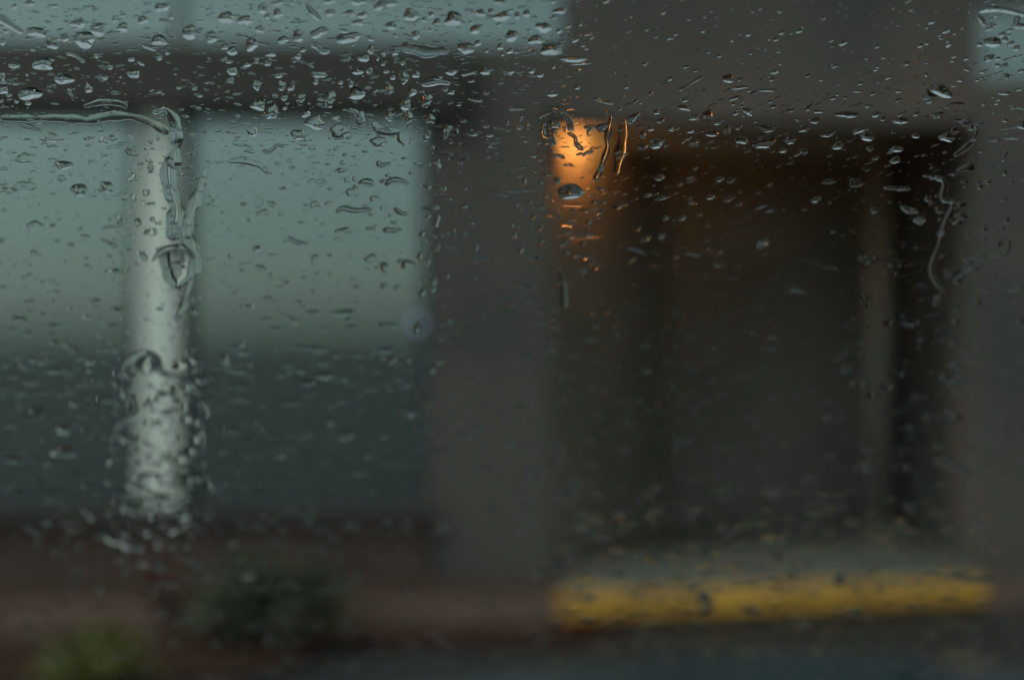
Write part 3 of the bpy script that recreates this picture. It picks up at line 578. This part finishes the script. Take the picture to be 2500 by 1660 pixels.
for (ox, oy), L in BL.items():
    for b in L:
        k += 1; rot = b[4] if len(b) > 4 else 0
        drops.append((ox + b[0] * ZS, oy + b[1] * ZS, b[2] * ZS, b[3] * ZS, rot, k))
drops.append((0 + 1460 * ZS, 400 + 850 * ZS, 270 * ZS, 310 * ZS, 0, 9001))
drops.sort(key=lambda q: -q[2] * q[3])
def shape_of(x, y, w_, h_):
    big = w_ * h_ > 520; e = w_ / max(h_, 1)
    return ('large ' if big else 'small ') + ('flattened' if e > 1.9 else ('tall' if e < 0.75 else 'rounded'))
LM = [(off[0] + a * ZS, off[1] + b * ZS, words) for off, pts, wd, flat, words in RB for a, b in pts]
bits = []
for i, (x, y, w_, h_, rot, sd) in enumerate(drops):
    r = random.Random(sd)
    film = (x < 1050 and y > 290)
    flat = film and r.random() < 0.5 and w_ * h_ > 120
    skew = r.uniform(0.35, 0.7) if film else r.uniform(0.1, 0.4)
    th = R(r.uniform(12, 24)) if film else (R(r.uniform(24, 38)) if y < 290 and x < 1420 else R(r.uniform(15, 28)))
    w_ *= 1.06; h_ *= 1.1
    geo = blob_mesh(x, y, w_, h_, rot, flat, skew, th, sd, 0.13 if w_ * h_ > 200 else 0.08, 26 if i < 300 else 12, 7 if i < 300 else 4)
    if i < 300 - 0:
        o = water_obj('raindrop', *geo)
        z, ztxt = zone(x, y); sh = shape_of(x, y, w_, h_)
        if sd == 9001: tag(o, 'biggest hanging water drop on the windscreen, beside the broad white window post', 'raindrop', 'raindrops on the windscreen')
        else:
            near = min(LM, key=lambda q: math.hypot(q[0] - x, (q[1] - y) / FORE)); dx, dy = x - near[0], (y - near[1]) / FORE
            rel = 'beside' if abs(dx) > abs(dy) else ('above' if dy < 0 else 'below'); sh = sh if len(near[2].split()) < 12 else sh.split()[1]
            tag(o, f'{sh} raindrop {rel} the {near[2]}', 'raindrop', f'{sh} raindrops {rel} the {near[2]}')
    else: bits.append(geo)
for i, (off, pts, wd, flat, words) in enumerate(RB):
    P = [(off[0] + a * ZS, off[1] + b * ZS) for a, b in pts]
    wl = [q * ZS for q in wd] if isinstance(wd, list) else wd * ZS
    geo = ribbon_mesh(P, wl, R(20 if not flat else 15), 500 + i, bool(flat))
    tag(water_obj('water_rivulet', *geo), words, 'rivulet', 'water rivulets on the windscreen')

# the fine spray between the drops: too many to count
def density(x, y):
    d = 0.35
    if x < 1400 and y < 300: d = 0.9
    elif x < 1060 and y < 850: d = 0.8
    elif 240 < x < 560 and y < 1320: d = 1.0
    elif x < 1100 and y < 1250: d = 0.45
    elif x < 900: d = 0.5
    elif 1050 < x < 1700 and y < 520: d = 0.6
    elif y < 520: d = 0.55
    elif x > 2300: d = 0.5
    elif y > 1180: d = 0.5
    else: d = 0.15
    return d
r = random.Random(99); n = 0
while n < 8000:
    x, y = r.uniform(-60, 2560), r.uniform(-40, 1700)
    if r.random() > 0.25 + 0.75 * density(x, y): continue
    n += 1
    bead = r.random() < (0.15 if y < 300 and x < 1400 else 0.3)
    s = 3.0 + (9.0 if bead else 5.0) * r.random() ** 2.0
    if y > 900: s *= 1.3
    rot = (20 if y < 700 else 5) if x > 1400 else r.uniform(-15, 15)
    e = (r.uniform(1.2, 2.2) if bead else r.uniform(2.0, 4.5))
    bits.append(blob_mesh(x, y, s * e, s * .8, rot, False, 0.25, R(r.uniform(12, 26) if bead else r.uniform(3, 9)), n, 0.07, 9, 3))
# shallow sheets of running water where the glass is wettest
for x0, x1, y0, y1, cnt in ((260, 500, 880, 1300, 80), (1230, 1460, 500, 1300, 110), (1250, 2450, 1150, 1425, 130), (0, 1000, 1150, 1450, 70), (1050, 1300, 300, 1150, 130), (1500, 2350, 500, 1150, 200), (2330, 2500, 250, 1300, 70), (500, 1040, 850, 1230, 90), (0, 260, 850, 1230, 60)):
    for q in range(cnt):
        x, y = r.uniform(x0, x1), r.uniform(y0, y1)
        bits.append(blob_mesh(x, y, r.uniform(16, 60), r.uniform(7, 20), r.uniform(-10, 10), False, r.uniform(0, .5), R(r.uniform(2.5, 7)), n + q, 0.2, 14, 4))
    n += cnt
# the rest of the windscreen, beyond the photograph's frame, is just as wet
q = 0
while q < 2600:
    h = r.uniform(hB + .03, hT - .02); X = r.uniform(CX - 0.60, CX + 0.60); z = scr(h)
    x, y = 1250 + X / z * FPX, 830 - h / z * FPX
    if -60 < x < 2560 and -40 < y < 1700: continue
    q += 1; big = r.random() < 0.3
    wd = (r.uniform(12, 46) if big else r.uniform(4, 14)) * Z0 / z
    bits.append(blob_mesh(x, y, wd, wd * r.uniform(.4, .8), r.uniform(-15, 20), False, r.uniform(.1, .4), R(r.uniform(14, 30)), n + q, 0.12, 12, 4))
V, F, sm = [], [], []
for v, f, nd in bits:
    b0 = len(V); V += v; F += [[q + b0 for q in ff] for ff in orient(v, f, nd)]; sm += [i < nd for i in range(len(f))]
me = pydata('rain_spray', V, F); me.polygons.foreach_set('use_smooth', sm)
o = link('rain_spray', me, M['water']); tag(o, 'fine spray of tiny water specks all over the windscreen', 'spray', kind='stuff')
